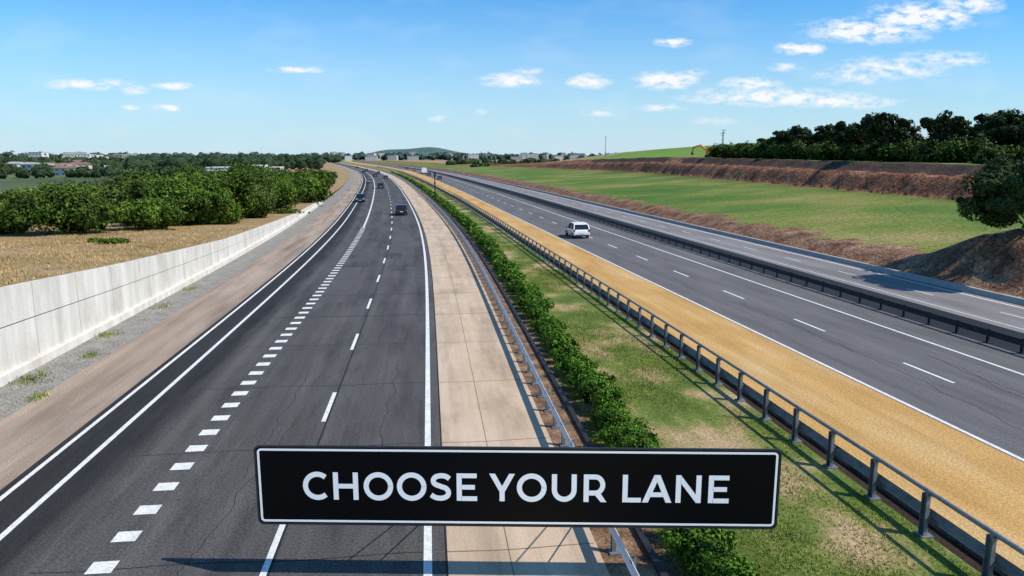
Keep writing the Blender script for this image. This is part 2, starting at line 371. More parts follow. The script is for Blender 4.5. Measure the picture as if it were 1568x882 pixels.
# ------------------------------------------------------------------ foliage
class Fol:
    def __init__(s): s.P=[];s.Nn=[];s.S=[];s.cores=[];s.wood=MB()
    def blob(s,c,r,K,n,size,zmin=None,core=.66,shell=.35):
        c=np.array(c,float); r=np.array(r,float)
        d=RNG.normal(size=(K,3)); d/=np.linalg.norm(d,axis=1)[:,None]; d[:,2]=np.abs(d[:,2])*1.0-.3*RNG.random(K)
        sc=c+r*d*RNG.uniform(.5,1.0,(K,1)); sr=min(r)*RNG.uniform(.20,.48,K)
        k=RNG.integers(0,K,n); e=RNG.normal(size=(n,3)); e/=np.linalg.norm(e,axis=1)[:,None]
        p=sc[k]+e*(sr[k]*RNG.uniform(.6,1.15,n))[:,None]
        m=RNG.random(n)<shell; p[m]=c+r*e[m]*RNG.uniform(.7,.88,(m.sum(),1))
        nn=e+.5*(p-c)/r+RNG.normal(size=(n,3))*.5
        if zmin is not None:
            ok=p[:,2]>zmin; p=p[ok]; nn=nn[ok]
        s.P.append(p); s.Nn.append(nn); s.S.append(size*RNG.uniform(.6,1.4,len(p)))
        if core: s.cores.append((c,r*core))
    def make(s,name,leaf,core,parent=None):
        P=np.concatenate(s.P);Q=np.concatenate(s.Nn);S=np.concatenate(s.S)[:,None]
        Q/=np.linalg.norm(Q,axis=1)[:,None]+1e-9
        a=RNG.normal(size=Q.shape); u=np.cross(Q,a); u/=np.linalg.norm(u,axis=1)[:,None]+1e-9; w=np.cross(Q,u)
        n=len(P); V=np.empty((n,4,3)); V[:,0]=P-u*S; V[:,1]=P-w*S*.55+Q*S*.12; V[:,2]=P+u*S; V[:,3]=P+w*S*.55+Q*S*.12
        V=V.reshape(-1,3); F=np.arange(n*4).reshape(n,4)
        cv=[];cf=[]
        bm=bmesh.new(); bmesh.ops.create_icosphere(bm,subdivisions=2,radius=1)
        iv=np.array([x.co[:] for x in bm.verts]); fi=[[x.index for x in q.verts] for q in bm.faces]; bm.free()
        base=n*4
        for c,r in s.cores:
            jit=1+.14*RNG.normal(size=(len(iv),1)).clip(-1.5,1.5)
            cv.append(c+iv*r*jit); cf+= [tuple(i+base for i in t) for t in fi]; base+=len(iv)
        wv=s.wood.v; wf=[tuple(i+base for i in t) for t in s.wood.f]
        allv=np.concatenate([V]+cv+([np.array(wv)] if wv else []))
        me=bpy.data.meshes.new(name)
        nq=n; tris=cf
        loops=np.concatenate([F.ravel()]+([np.array(tris).ravel()] if tris else [])+([np.array([i for t in wf for i in t])] if wf else []))
        sizes=np.concatenate([np.full(nq,4),np.full(len(tris),3),np.array([len(t) for t in wf],int)]).astype(int)
        starts=np.concatenate([[0],np.cumsum(sizes)[:-1]]).astype(int)
        me.vertices.add(len(allv)); me.vertices.foreach_set('co',allv.ravel())
        me.loops.add(len(loops)); me.loops.foreach_set('vertex_index',loops.astype(np.int32))
        me.polygons.add(len(sizes)); me.polygons.foreach_set('loop_start',starts.astype(np.int32))
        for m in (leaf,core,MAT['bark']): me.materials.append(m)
        me.polygons.foreach_set('material_index',np.concatenate([np.zeros(nq),np.ones(len(tris)),np.full(len(wf),2)]).astype(np.int32))
        me.update(calc_edges=True); me.validate()
        o=bpy.data.objects.new(name,me); scene.collection.objects.link(o)
        if parent: o.parent=parent
        return o
# hedge
F=Fol(); y=9.0
while y<420:
    x=float(REF(y))+6.2+random.uniform(-.15,.15)
    st=.85 if y<70 else (1.3 if y<160 else 2.5)
    h=random.uniform(.38,.64); rx=random.uniform(.55,.98)
    n=2400 if y<25 else 1400 if y<45 else 550 if y<80 else 160 if y<160 else 90
    sz=.045 if y<25 else .06 if y<45 else .09 if y<80 else .14 if y<160 else .25
    F.blob((x,y,h*.85),(rx,st*.62,h),12,n,sz,.02,.66,.25); y+=st*random.uniform(.9,1.3)
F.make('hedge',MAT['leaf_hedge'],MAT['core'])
# left bushes
def bush(parts,leaf='leaf_bush',name='bush',n=5000,size=.15):
    F=Fol()
    for (x,y,w,h) in parts:
        zg=zleft(max(0.5,float(REF(y))-17.3-x),y)
        F.blob((x,y,zg+h*.42),(w,w*.9,h*.6),30,n,size,zg-.1,.66,.35)
        for k in range(5):
            a=random.uniform(0,6.28); q=random.uniform(.45,1.0); t=random.uniform(.28,.62)
            F.blob((x+w*q*math.cos(a),y+w*q*math.sin(a),zg+h*random.uniform(.2,.72)),(w*t,w*t,h*t*.8),12,n//4,size,zg-.1,.6,.3)
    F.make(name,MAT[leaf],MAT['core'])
bush([(-33.8,73,4.2,4.8)])
bush([(-41.5,76,3.4,3.3),(-46,72,3.2,2.6)])
bush([(-27.6,77,2.5,3.2)])
bush([(-27.5,84,4.0,5.4),(-31,90,4.4,5.6)])
bush([(-23.8,85,2.6,3.8)])
bush([(-25.5,94,4.2,6.0),(-30,99,4.5,6.4)])
bush([(-22.6,98,3.0,4.6)],leaf='leaf_mid')
bush([(-25,107,4.4,6.6),(-23.0,115,3.6,5.6)])
bush([(-24,123,4.0,6.2),(-29,128,5,6.8)],n=3500,size=.2)
bush([(-36,92,4.5,4.4),(-41,96,5,5.0)],n=3500,size=.2,leaf='leaf_mid')
bush([(-52,84,5,3.7),(-48,95,5,4.2),(-60,95,6,4.4)],n=3500,size=.2)
bush([(-58,78,5,2.7),(-66,86,6,4.0),(-73,92,6,4.2)],n=3500,size=.2,leaf='leaf_mid')
bush([(-38,108,5,5.7),(-36,122,5,6.2),(-45,125,6,5.5)],n=3000,size=.22,leaf='leaf_mid')
bush([(-22,139,3,5.0),(-26,150,4,5.2),(-30,165,5,5.8),(-29,182,5,5.4)],n=2200,size=.26)
bush([(-31,200,5,5.2),(-33,218,5,5),(-35,236,5,4.6),(-36,255,5,4)],n=1800,size=.3,leaf='leaf_mid')
bush([(-44,190,6,6.5),(-50,215,7,7.5),(-41,170,5,6)],n=1800,size=.32,leaf='leaf_mid')
def mass(name,rows,leaf,core,size,n,K=8):
    F=Fol()
    for (x0,y0,x1,y1,cnt,hmin,hmax,zg) in rows:
        for i in range(cnt):
            t=(i+RNG.random())/cnt; x=x0+(x1-x0)*t+RNG.normal()*4; y=y0+(y1-y0)*t+RNG.normal()*6
            h=RNG.uniform(hmin,hmax); w=h*RNG.uniform(.5,.95)
            F.blob((x,y,zg+h*.5),(w,w*.7,h*.52),K,n,size,zg-.2,.75)
    return F.make(name,MAT[leaf],MAT[core])
mass('tree_mass',[(-95,150,-150,190,18,3.5,5.5,-.3),(-210,330,-85,350,34,3,5.5,-.3),(-300,420,-120,400,44,4,7.0,-.3),(-330,520,-75,540,66,5,8.5,-.3),
     (-150,470,-100,480,8,10,12.5,-.3)],'leaf_far','core_far',.55,260)
mass('tree_mass',[(-520,680,-100,700,100,6,9.5,-.3),(-600,860,-120,900,100,7,11,-.3),(-700,1050,-130,1150,100,8,13,-.3),(20,700,180,760,34,5,10,-.3),(30,520,75,560,12,4,7,-.3)],'leaf_far','core_far',1.1,110,6)
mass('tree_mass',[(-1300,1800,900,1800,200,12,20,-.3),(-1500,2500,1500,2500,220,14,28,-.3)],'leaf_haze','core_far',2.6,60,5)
# hedgerow + trees on plateau
F=Fol()
def plat(x,y): return zright(x-float(XR(y)),y)
for i in range(60):
    t=i/59; y=218-t*128+RNG.normal()*1.8; x=88+RNG.normal()*1.4; zg=plat(x,y)
    h=RNG.uniform(2.4,5.0); F.blob((x,y,zg+h*.4),(2.6,2.6,h*.6),12,600,.24,zg-.2,.7)
F.make('shrub_row',MAT['leaf_mid'],MAT['core'])
def trees(spec,leaf='leaf_tree',size=.3,n=420,name='tree',low=.32,zc=.6,limbs=9):
    for (x,y,h,w,ev) in spec:
        F=Fol(); x=float(x);y=float(y);h=float(h);w=float(w); zg=zright(x-float(XR(y)),y) if x>0 else 0
        top=Vector((x+float(RNG.normal())*.3,y,zg+h*.8))
        F.wood.tube([(x,y,zg-.3),(x+.1,y,zg+h*.3),(x+.05,y+.1,zg+h*.55),tuple(top)],[h*.03,h*.024,h*.016,.04],7)
        for k in range(limbs):
            a=RNG.random()*6.28; el=RNG.uniform(.1,1.0); hz=zg+h*RNG.uniform(low,.6)
            L_=w*RNG.uniform(.5,1.0); e=(x+L_*math.cos(a),y+L_*math.sin(a),min(hz+L_*el+.08*h,zg+h*RNG.uniform(.75,.97)))
            m_=((x+e[0])/2,(y+e[1])/2,(hz+e[2])/2+.2)
            F.wood.tube([(x,y,hz),m_,e],[h*.013,h*.009,.02],5)
            r=w*RNG.uniform(.20,.42); F.blob((e[0],e[1],e[2]),(r*1.25,r*1.25,r*.8),7,n,size,zg+zc,.45)
        r=w*.42; F.blob(tuple(top),(r,r,h*.2),9,n,size,zg+zc,.5)
        F.make(name,MAT[leaf],MAT['core'])
spec=[]
for i in range(36):
    t=i/35; y=186-t*92+RNG.normal()*2; x=95+RNG.normal()*3; h=np.interp(t,[0,.3,1],[5.5,7.2,7.0])*RNG.uniform(.72,1.38)
    spec.append((x,y,h,min(h,8)*RNG.uniform(.38,.52),0))
for i in range(12):
    t=i/11; spec.append((104+RNG.normal()*3,225-t*130,RNG.uniform(5.5,8.5),3.8,0))
trees(spec,n=260,size=.28)
F=Fol()
for i in range(66):
    y=236-i*2.2; x=98+RNG.normal()*2; zg=plat(x,y); h=RNG.uniform(3.0,5.6)
    F.blob((x,y,zg+h*.45),(3,3,h*.55),9,360,.34,zg-.2,.75)
F.make('shrub_row',MAT['leaf_tree'],MAT['core'])
trees([(41.2,46.0,4.7,3.4,0)],n=2600,size=.11,low=.0,zc=-1.4,limbs=24)
trees([(45.5,49.0,4.8,3.6,0)],n=1400,size=.13,low=.05,zc=-.2,limbs=13)
# grass
def blades(name,pts,hgt,mat,zf=lambda x,y:0,wid=.012):
    n=len(pts); x=pts[:,0];y=pts[:,1]; z=np.array([zf(a,b) for a,b in pts])
    a=RNG.random(n)*6.28; h=hgt*RNG.uniform(.5,1.4,n); w=wid*RNG.uniform(.7,1.4,n)*1.0
    lx=RNG.normal(size=n)*h*.45; ly=RNG.normal(size=n)*h*.45
    V=np.empty((n,3,3)); V[:,0]=np.c_[x-w*np.cos(a),y-w*np.sin(a),z]; V[:,1]=np.c_[x+w*np.cos(a),y+w*np.sin(a),z]; V[:,2]=np.c_[x+lx,y+ly,z+h]
    me=bpy.data.meshes.new(name); me.vertices.add(n*3); me.vertices.foreach_set('co',V.ravel())
    me.loops.add(n*3); me.loops.foreach_set('vertex_index',np.arange(n*3,dtype=np.int32))
    me.polygons.add(n); me.polygons.foreach_set('loop_start',np.arange(0,n*3,3,dtype=np.int32))
    me.materials.append(mat); me.update(calc_edges=True)
    o=bpy.data.objects.new(name,me); scene.collection.objects.link(o); return o
def scatter(n,y0,y1,fa,fb,thr,sc=1.6,nz=.35):
    y=y0+(y1-y0)*RNG.random(n)**1.5; a=fa(y); b=fb(y); x=a+(b-a)*RNG.random(n)
    k=snz(x*sc,y*sc*.8)+.5*snz(x*sc*2.7+3,y*sc*2.3)+nz*RNG.normal(size=n)>thr
    return np.c_[x,y][k]
blades('grass',scatter(130000,11,75,O(6.6),off(G,.05),.1,1.3,.3),.06,MAT['blade'])
blades('grass',scatter(9000,11,60,O(5.3),O(5.8),-.2),.07,MAT['blade'])
blades('dry_grass_tufts',scatter(50000,20,80,O(-34),O(-17.5),-.3,1,.6),.14,MAT['blade_dry'],lambda x,y: zleft(float(REF(y))-17.32-x,y),.02)
pts=[]
for (x,y,s,n) in ((-16.4,31,.35,260),(-16.5,38.5,.25,160),(-15.6,34.5,.22,140),(-14.9,28.5,.2,120),(-16.5,52,.3,120),(-16.3,46,.3,100),(-15.9,24,.3,160)):
    pts.append(np.c_[x+RNG.normal(size=n)*s,y+RNG.normal(size=n)*s*1.5])
blades('weeds',np.concatenate(pts),.14,MAT['blade'],wid=.02)
F=Fol()
for (x,y,w) in ((-24.5,60,.9),(-26.3,61.5,.6),(-20.3,108,2.0),(-21,112,1.6),(60,62,1.6),(63,64,1.2),(57,63,.9)):
    zg=zleft(float(REF(y))-17.3-x,y) if x<0 else zright(x-float(XR(y)),y)
    F.blob((x,y,zg+.1),(w*1.6,w,.32),14,900,.1,zg,.5)
F.make('low_shrubs',MAT['leaf_bush'],MAT['core'])
# ------------------------------------------------------------------ hill, far buildings
n=40
v=[];f=[]
for j in range(9):
    for i in range(n+1):
        t=i/n*2-1; s_=j/8*2-1
        z=44*max(0,(1-t*t))**1.3*max(0,1-s_*s_)*(1+.08*math.sin(t*9))
        v.append((-30+t*300,2900+s_*260,z-.3))
for j in range(8):
    for i in range(n): a=j*(n+1)+i; f.append((a,a+1,a+n+2,a+n+1))
MAT['hill_haze']=surf('hazy_hill',[(.3,(.07,.13,.12)),(.7,(.11,.175,.15))],.02,.1,.3,.95,0)  # bluish base colour carries the distance haze
obj_from('hill',v,f,[MAT['hill_haze']],smooth=True)
bw=[surf('plaster_%d'%i,[(.3,tuple(k*.8 for k in c)),(.7,c)],.4,4,.1,.9,0) for i,c in enumerate([(.76,.73,.68),(.64,.53,.44),(.70,.61,.57),(.54,.51,.48)])]
roofm=surf('roof_tile',[(.3,(.22,.12,.09)),(.7,(.36,.22,.17))],.5,4,.2,.9,0)
roofg=surf('roof_grey',[(.3,(.34,.33,.32)),(.7,(.55,.54,.52))],.5,4,.2,.9,0)
glass=plain('window_glass',(.05,.06,.07),.15)
def house(name,x,y,w,d,h,rz,wm,rm,gable=True,z0=-.3,floors=2):
    p=empty(name,(x,y,z0),rz)
    mb=MB(); mb.box((0,0,h/2),(w,d,h)); mb.make('walls',[wm],p)
    mb=MB(); 
    if gable:
        k=w*.3; o=.5
        mb.v=[(-w/2-o,-d/2-o,h+.01),(w/2+o,-d/2-o,h+.01),(w/2+o,d/2+o,h+.01),(-w/2-o,d/2+o,h+.01),(-w/2-o,0,h+k*.5),(w/2+o,0,h+k*.5)]
        mb.uv=[(0,0)]*6; mb.f=[(0,1,5,4),(2,3,4,5),(0,4,3),(1,2,5),(0,3,2,1)]; mb.m=[0]*5
    else:
        mb.box((0,0,h+.2),(w+.4,d+.4,.4)); mb.box((w*.2,0,h+.8),(w*.2,d*.3,.8))
    mb.make('roof',[rm],p)
    mb=MB(); nx=max(2,int(w/3.2))
    for fl in range(floors):
        z=h/floors*(fl+.55)
        for i in range(nx):
            mb.box((-w/2+(i+.5)*w/nx,-d/2,z),(w/nx*.34,.08,h/floors*.36))
        mb.box((w/2,0,z),(.08,d*.3,h/floors*.4)); mb.box((-w/2,0,z),(.08,d*.3,h/floors*.4))
    mb.make('windows',[glass],p)
R2=random.Random(3)
for i in range(26):
    y=R2.uniform(380,640); r_=R2.uniform(-.55,-.42)+R2.random()*.07; x=r_*y
    house('house',x,y,R2.uniform(6,10),R2.uniform(6,8),R2.uniform(3.6,5.6),R2.uniform(-.5,.5),R2.choice(bw),R2.choice([roofm,roofg,roofm]),True)
for i in range(16):
    y=R2.uniform(900,1300); x=R2.uniform(-.50,-.37)*y
    house('apartment_building',x,y,R2.uniform(14,34),12,R2.uniform(9,15),R2.uniform(-.3,.3),R2.choice(bw[:3]),roofg,False,floors=3)
house('warehouse',-72,305,27,12,5.0,0,bw[0],bw[0],False,floors=1)
for i in range(34):
    y=R2.uniform(1500,2300); x=R2.uniform(-.18,.22)*y
    house('apartment_building',x,y,R2.uniform(12,26),16,R2.uniform(11,20)*y/1900,R2.uniform(-.3,.3),R2.choice(bw),roofg,False,floors=4)
# ------------------------------------------------------------------ vehicles
tyre=plain('tyre_rubber',(.012,.012,.012),.8); rim=plain('wheel_rim',(.35,.35,.36),.35,.7)
headl=plain('headlight_lens',(.75,.77,.8),.15); taill=plain('tail_light',(.35,.01,.01),.2); cglass=plain('car_glass',(.012,.015,.018),.08,0,.6)
trimm=plain('black_trim',(.015,.015,.016),.6); platem=plain('number_plate',(.7,.7,.65),.5)
def car(name,x,y,rz,paint,L=4.4,Wd=1.78,H=1.45,van=False):
    p=empty(name,(x,y,.012),rz)      # +Y is the front
    hl=L/2
    if van:
        body=[(-hl,.38),(-hl-.02,.75),(-hl+.06,1.0),(hl-1.25,.98),(hl-.22,.84),(hl,.62),(hl-.03,.3),(-hl+.1,.28)]
        cab=[(-hl+.12,1.0),(-hl+.45,H-.12),(-hl+.8,H),(hl-2.2,H),(hl-1.95,H-.06),(hl-1.15,.97)]
    else:
        body=[(-hl,.38),(-hl-.02,.7),(-hl+.1,.93),(-hl+.7,.96),(hl-1.25,.92),(hl-.2,.76),(hl,.56),(hl-.03,.28),(-hl+.1,.25)]
        cab=[(-hl+.35,.95),(-hl+1.0,H-.06),(-hl+1.35,H),(hl-2.05,H-.01),(hl-1.85,H-.06),(hl-1.15,.90)]
    def loft(prof,widths,nm,mat,bev=.05):
        bm=bmesh.new(); A=[];B=[]
        for (yy,z),w in zip(prof,widths):
            A.append(bm.verts.new((-w/2,yy,z))); B.append(bm.verts.new((w/2,yy,z)))
        bm.faces.new(A); bm.faces.new(B[::-1])
        for i in range(len(prof)): j=(i+1)%len(prof); bm.faces.new((A[i],B[i],B[j],A[j]))
        bmesh.ops.recalc_face_normals(bm,faces=bm.faces)
        me=bpy.data.meshes.new(nm); bm.to_mesh(me); bm.free(); me.materials.append(mat)
        for q in me.polygons: q.use_smooth=True
        o=bpy.data.objects.new(nm,me); scene.collection.objects.link(o); o.parent=p
        if bev:
            b=o.modifiers.new('bevel','BEVEL'); b.width=bev; b.segments=3; b.limit_method='ANGLE'; b.angle_limit=rad(25)
            wn=o.modifiers.new('wn','WEIGHTED_NORMAL')
        return o
    loft(body,[Wd*k for k in ([.94,.98,1,1,.98,.90,.9,.95] if van else [.92,.96,.98,1,1,.95,.88,.9,.94])],'body',paint,.07)
    tw=Wd*.80
    loft(cab,[Wd*.93,tw+.04,tw,tw,tw+.03,Wd*.93],'glasshouse',cglass,.04)
    r0=cab[1];r1=cab[2];r2=cab[3];r3=cab[4]
    loft([(r0[0]-.02,r0[1]+.0),(r1[0],r1[1]+.03),(r2[0],r2[1]+.03),(r3[0]+.02,r3[1]+.0),(r2[0],r2[1]-.05),(r1[0],r1[1]-.05)],[tw+.07,tw+.04,tw+.04,tw+.07,tw+.06,tw+.06],'roof_skin',paint,.02)
    mb=MB()
    def bar(a,b,r=.04):
        for s_ in (-1,1): mb.tube([(s_*a[0],a[1],a[2]),(s_*b[0],b[1],b[2])],r,6)
    wb=Wd*.93/2; wt=tw/2+.01
    bar((wb,cab[0][0],cab[0][1]),(wt,cab[1][0],cab[1][1]),.055); bar((wb,cab[-1][0],cab[-1][1]),(wt,cab[-2][0],cab[-2][1]),.035)
    mid=(cab[1][0]+cab[-2][0])/2
    bar((wb,mid-.1,.96),(wt,mid,H-.06),.035)
    if van: bar((wb,mid-1.1,1.0),(wt,mid-1.0,H-.06),.05)
    mb.make('pillars',[paint],p)
    mb=MB()
    for s_ in (-1,1):
        for yy in (-hl+.82,hl-.86):
            mb.tube([(s_*(Wd/2-.2),yy,.32),(s_*(Wd/2+.005),yy,.32)],.33,20,0)
            mb.tube([(s_*(Wd/2+.006),yy,.32),(s_*(Wd/2+.016),yy,.32)],.21,12,1)
    mb.make('wheels',[tyre,rim],p)
    mb=MB()
    for s_ in (-1,1):
        mb.box((s_*(Wd/2-.25),hl-.06,.68),(.36,.16,.14),0)
        if van: mb.box((s_*(Wd/2-.10),-hl-.0,.92),(.15,.1,.26),1)
        else: mb.box((s_*(Wd/2-.24),-hl+.01,.76),(.38,.12,.14),1)
        mb.box((s_*(Wd/2+.09),hl-1.45,1.0),(.16,.1,.12),2)
    mb.box((0,-hl-.02,.62),(.5,.03,.12),3); mb.box((0,hl-.0,.42),(.5,.03,.11),3)
    mb.box((0,hl-.02,.56),(.8,.04,.14),2); mb.box((0,-hl+.02,.36),(Wd*.86,.1,.16),2)
    mb.make('lights_and_trim',[headl,taill,trimm,platem],p)
    return p
blk=plain('black_paint',(.012,.012,.014),.25,0,.5,.6); whp=plain('white_paint',(.84,.84,.83),.3,0,.5,.5); gry=plain('grey_paint',(.20,.21,.22),.3,0,.5,.5); redp=plain('red_paint',(.3,.03,.02),.3,0,.5,.5)
def hdg(f,y): return math.atan2(-(float(f(y+2))-float(f(y-2)))/4,1)
def place(nm,f,d,y,paint,rev=False,**k):
    return car(nm,float(f(y))+d,y,hdg(f,y)+(math.pi if rev else 0),paint,**k)
place('car',REF,-2.1,117,blk,H=1.6,Wd=1.8)
place('car',REF,-5.5,216,blk,H=1.6)
place('car',REF,-9.6,152,blk,True,H=1.6)
place('car',XR,2.3,82,whp,L=4.5,Wd=1.9,H=1.66,van=True)
for (f_,d,y,pt) in ((REF,-2,310,blk),(REF,-5.5,345,blk),(REF,-2,400,blk),(REF,-9.0,262,gry),(XR,2,360,blk),(XR,5.5,430,whp),(XR,2,470,gry),(REF,-5.4,480,blk),(REF,-2,540,whp),(REF,-5.4,600,blk),(XR,2,300,blk),(XR,5.5,560,blk),(REF,-9,420,blk)):
    place('car',f_,d,y,pt)
tr=empty('box_truck',(float(XR(395))+2,395,0),hdg(XR,395)); mb=MB()
mb.box((0,-1.2,2.1),(2.45,6.2,2.5),0); mb.box((0,3.1,1.6),(2.35,1.9,2.0),1,0,.93); mb.box((0,4.0,2.0),(2.0,.12,.8),2); mb.box((0,.2,.7),(2.0,8.0,.3),2)
for s_ in (-1,1):
    for yy in (-3,-1.9,2.9): mb.tube([(s_*.9,yy,.5),(s_*1.2,yy,.5)],.5,14,2)
mb.make('truck',[whp,gry,tyre],tr)
orange=plain('orange_paint',(.80,.22,.03),.4); ex=empty('excavator',(89.5,228,plat(89.5,228)),rad(70)); mb=MB()
for s_ in (-1,1): mb.box((s_*1.1,0,.45),(.6,3.8,.9),1,0,.92)
mb.box((0,-.2,1.0),(1.6,1.8,.25),1); mb.box((0,-.5,1.75),(2.6,3.0,1.2),0,0,.95); mb.box((-.75,.8,2.3),(1.0,1.5,1.7),0,0,.9); mb.box((-.75,1.58,2.4),(.8,.06,1.0),1)
mb.tube([(.3,.8,1.9),(.3,3.2,3.9),(.3,5.2,3.3)],[.36,.34,.26],6,0); mb.tube([(.3,5.2,3.4),(.3,5.9,1.5)],[.26,.2],6,0); mb.box((.3,5.7,1.2),(1.0,.9,.8),1,0,.7)
mb.make('machine',[orange,trimm],ex)
# ------------------------------------------------------------------ poles
def pole(name,x,y,z,h,r=.09,box=True):
    p=empty(name,(x,y,z)); mb=MB(); mb.tube([(0,0,-.2),(0,0,h)],[r*1.3,r*.7],8); mb.make('mast',[MAT['steel_d']],p)
    mb=MB()
    if box: mb.box((0,-.15,h-.7),(.5,.3,.9)); mb.box((0,-.1,h-2.6),(.36,.2,.5)); mb.box((0,0,.25),(.4,.4,.5))
    else: mb.box((0,0,h-.6),(1.6,.1,.1)); mb.box((0,0,h-1.3),(1.1,.1,.1)); mb.box((.6,0,h-.45),(.1,.1,.25)); mb.box((-.6,0,h-.45),(.1,.1,.25))
    mb.make('fittings',[MAT['steel_d']],p)
pole('camera_pole',float(REF(172))+6.9,172,0,5.6,.13)
pole('utility_pole',107,262,plat(107,262),8,.12,False)
pole('utility_pole',109,266,plat(109,266)-.1,9,.12,False)
pole('utility_pole',97,400,plat(97,400),11,.12,False)
# ------------------------------------------------------------------ big sign, carried by posts and raking struts
A=Vector((-3.70,14.87,0)); B=Vector((7.07,13.43,0)); zb,ztp=1.36,3.09
dirx=(B-A).normalized(); Ls=(B-A).length; Hs=ztp-zb; c=(A+B)/2
sp=empty('road_sign',(c.x,c.y,(zb+ztp)/2),math.atan2(dirx.y,dirx.x))
def rr(w,h,r,n=8):
    P=[]
    for cx,cz,a0 in ((w/2-r,h/2-r,0),(-w/2+r,h/2-r,90),(-w/2+r,-h/2+r,180),(w/2-r,-h/2+r,270)):
        for i in range(n+1):
            a=rad(a0+90*i/n); P.append((cx+r*math.cos(a),cz+r*math.sin(a)))
    return P
def plate(nm,w,h,r,y0,y1,mat):
    P=rr(w,h,r);n=len(P); v=[(x,y0,z) for x,z in P]+[(x,y1,z) for x,z in P]
    f=[tuple(range(n))[::-1],tuple(range(n,2*n))]+[(i,(i+1)%n,n+(i+1)%n,n+i) for i in range(n)]
    return obj_from(nm,v,f,[mat],parent=sp)
def ring(nm,w,h,r,t,y0,mat,dep=.01):
    P=rr(w,h,r);Q=rr(w-2*t,h-2*t,max(r-t,.01));n=len(P)
    v=[(x,y0,z) for x,z in P]+[(x,y0,z) for x,z in Q]+[(x,y0+dep,z) for x,z in P]+[(x,y0+dep,z) for x,z in Q]
    f=[]
    for i in range(n): j=(i+1)%n; f+= [(i,n+i,n+j,j),(i,j,2*n+j,2*n+i),(n+i,3*n+i,3*n+j,n+j)]
    return obj_from(nm,v,f,[mat],parent=sp)
sblack=plain('sign_black',(.003,.003,.0035),.45,0,.12); swhite=plain('sign_white',(1,.99,.96),.5)
for nd in swhite.node_tree.nodes:
    if nd.type=='VALTORGB': nd.color_ramp.elements[0].color=(.98,.98,.98,1)
plate('panel',Ls,Hs,.11,0,.04,sblack)
ring('frame',Ls+.03,Hs+.03,.125,.04,-.006,MAT['steel_d'],.05)
ring('border',Ls-.10,Hs-.10,.085,.045,-.004,swhite,.003)
# geometric sans-serif capitals drawn as strokes (cap height 1)
T=.185
def arc(cx,cy,rx,ry,a0,a1,n=28): return [(cx+rx*math.cos(rad(a0+(a1-a0)*i/n)),cy+ry*math.sin(rad(a0+(a1-a0)*i/n))) for i in range(n+1)]
def catmull(P,n=6):
    out=[];Q=[P[0]]+P+[P[-1]]
    for i in range(1,len(Q)-2):
        for k in range(n):
            t=k/n; out.append(tuple(.5*((2*Q[i][j])+(-Q[i-1][j]+Q[i+1][j])*t+(2*Q[i-1][j]-5*Q[i][j]+4*Q[i+1][j]-Q[i+2][j])*t*t+(-Q[i-1][j]+3*Q[i][j]-3*Q[i+1][j]+Q[i+2][j])*t**3) for j in (0,1)))
    return out+[P[-1]]
def strokep(P,t=T):
    L=[];Rr=[]
    for i,p in enumerate(P):
        a=P[max(i-1,0)];b=P[min(i+1,len(P)-1)]
        dx,dy=b[0]-a[0],b[1]-a[1]; q=math.hypot(dx,dy); nx,ny=-dy/q*t/2,dx/q*t/2
        L.append((p[0]+nx,p[1]+ny)); Rr.append((p[0]-nx,p[1]-ny))
    return [[Rr[i],Rr[i+1],L[i+1],L[i]] for i in range(len(P)-1)]
def vbar(x): return [[(x,0),(x+T,0),(x+T,1),(x,1)]]
def hbar(x0,x1,y): return [[(x0,y-T/2*.92),(x1,y-T/2*.92),(x1,y+T/2*.92),(x0,y+T/2*.92)]]
def para(x0,y0,x1,y1,h=.105): return [[(x0-h,y0),(x0+h,y0),(x1+h,y1),(x1-h,y1)]]
h2=T/2
GL={
'C':(1.03,[strokep(arc(.585,.5,.44,.425,48,312))]),
'H':(1.17,[vbar(.13),vbar(1.04-T),hbar(.13+T,1.04-T,.5)]),
'O':(1.21,[strokep(arc(.605,.5,.445,.425,0,362,40))]),
'S':(.90,[strokep(catmull([(.77,.80),(.64,.885),(.46,.91),(.27,.86),(.185,.735),(.24,.61),(.44,.525),(.63,.455),(.725,.335),(.70,.19),(.56,.105),(.40,.09),(.23,.125),(.10,.21)]))]),
'E':(.95,[vbar(.13),hbar(.13+T,.86,1-T/2*.92),hbar(.13+T,.79,.5),hbar(.13+T,.87,T/2*.92)]),
'Y':(.93,[para(.465,.36,.105,1),para(.465,.36,.825,1),[[(.465-h2,0),(.465+h2,0),(.465+h2,.40),(.465-h2,.40)]]]),
'U':(1.14,[strokep([(.215,1),(.215,.46)]+arc(.57,.44,.355,.35,180,360)+[(.925,.46),(.925,1)])]),
'R':(1.04,[vbar(.13),strokep([(.13+T,1-h2*.95),(.54,1-h2*.95)]+arc(.54,.62,.275,.292,90,-90,18)+[(.13+T,.328)],T*.96),[[(.75,0),(.96,0),(.71,.36),(.50,.30)]]]),
'L':(.83,[vbar(.13),hbar(.13+T,.80,T/2*.92)]),
'A':(1.08,[para(.115,0,.54,1),para(.965,0,.54,1),hbar(.27,.81,.29)]),
'N':(1.17,[vbar(.13),vbar(1.04-T),[[(.13+T,.98),(.13+T,.70),(1.04-T,.02),(1.04-T,.30)]]]),
' ':(.36,[])}
text='CHOOSE YOUR LANE'; tw_=sum(GL[ch][0] for ch in text)-.2; sx=8.83/tw_; sz_=.61
lv=[];lf=[];pen=-.07
for ch in text:
    adv,parts=GL[ch]
    for k,polys in enumerate(parts):
        yk=-.006-.0012*k
        for P in polys:
            n0=len(lv); lv+=[((pen+x-tw_/2)*sx-.03,yk,(z-.5)*sz_) for x,z in P]; lf.append(tuple(range(n0,n0+len(P))))
    pen+=adv
obj_from('lettering',lv,lf,[swhite],parent=sp)
mb=MB(); zc=(zb+ztp)/2
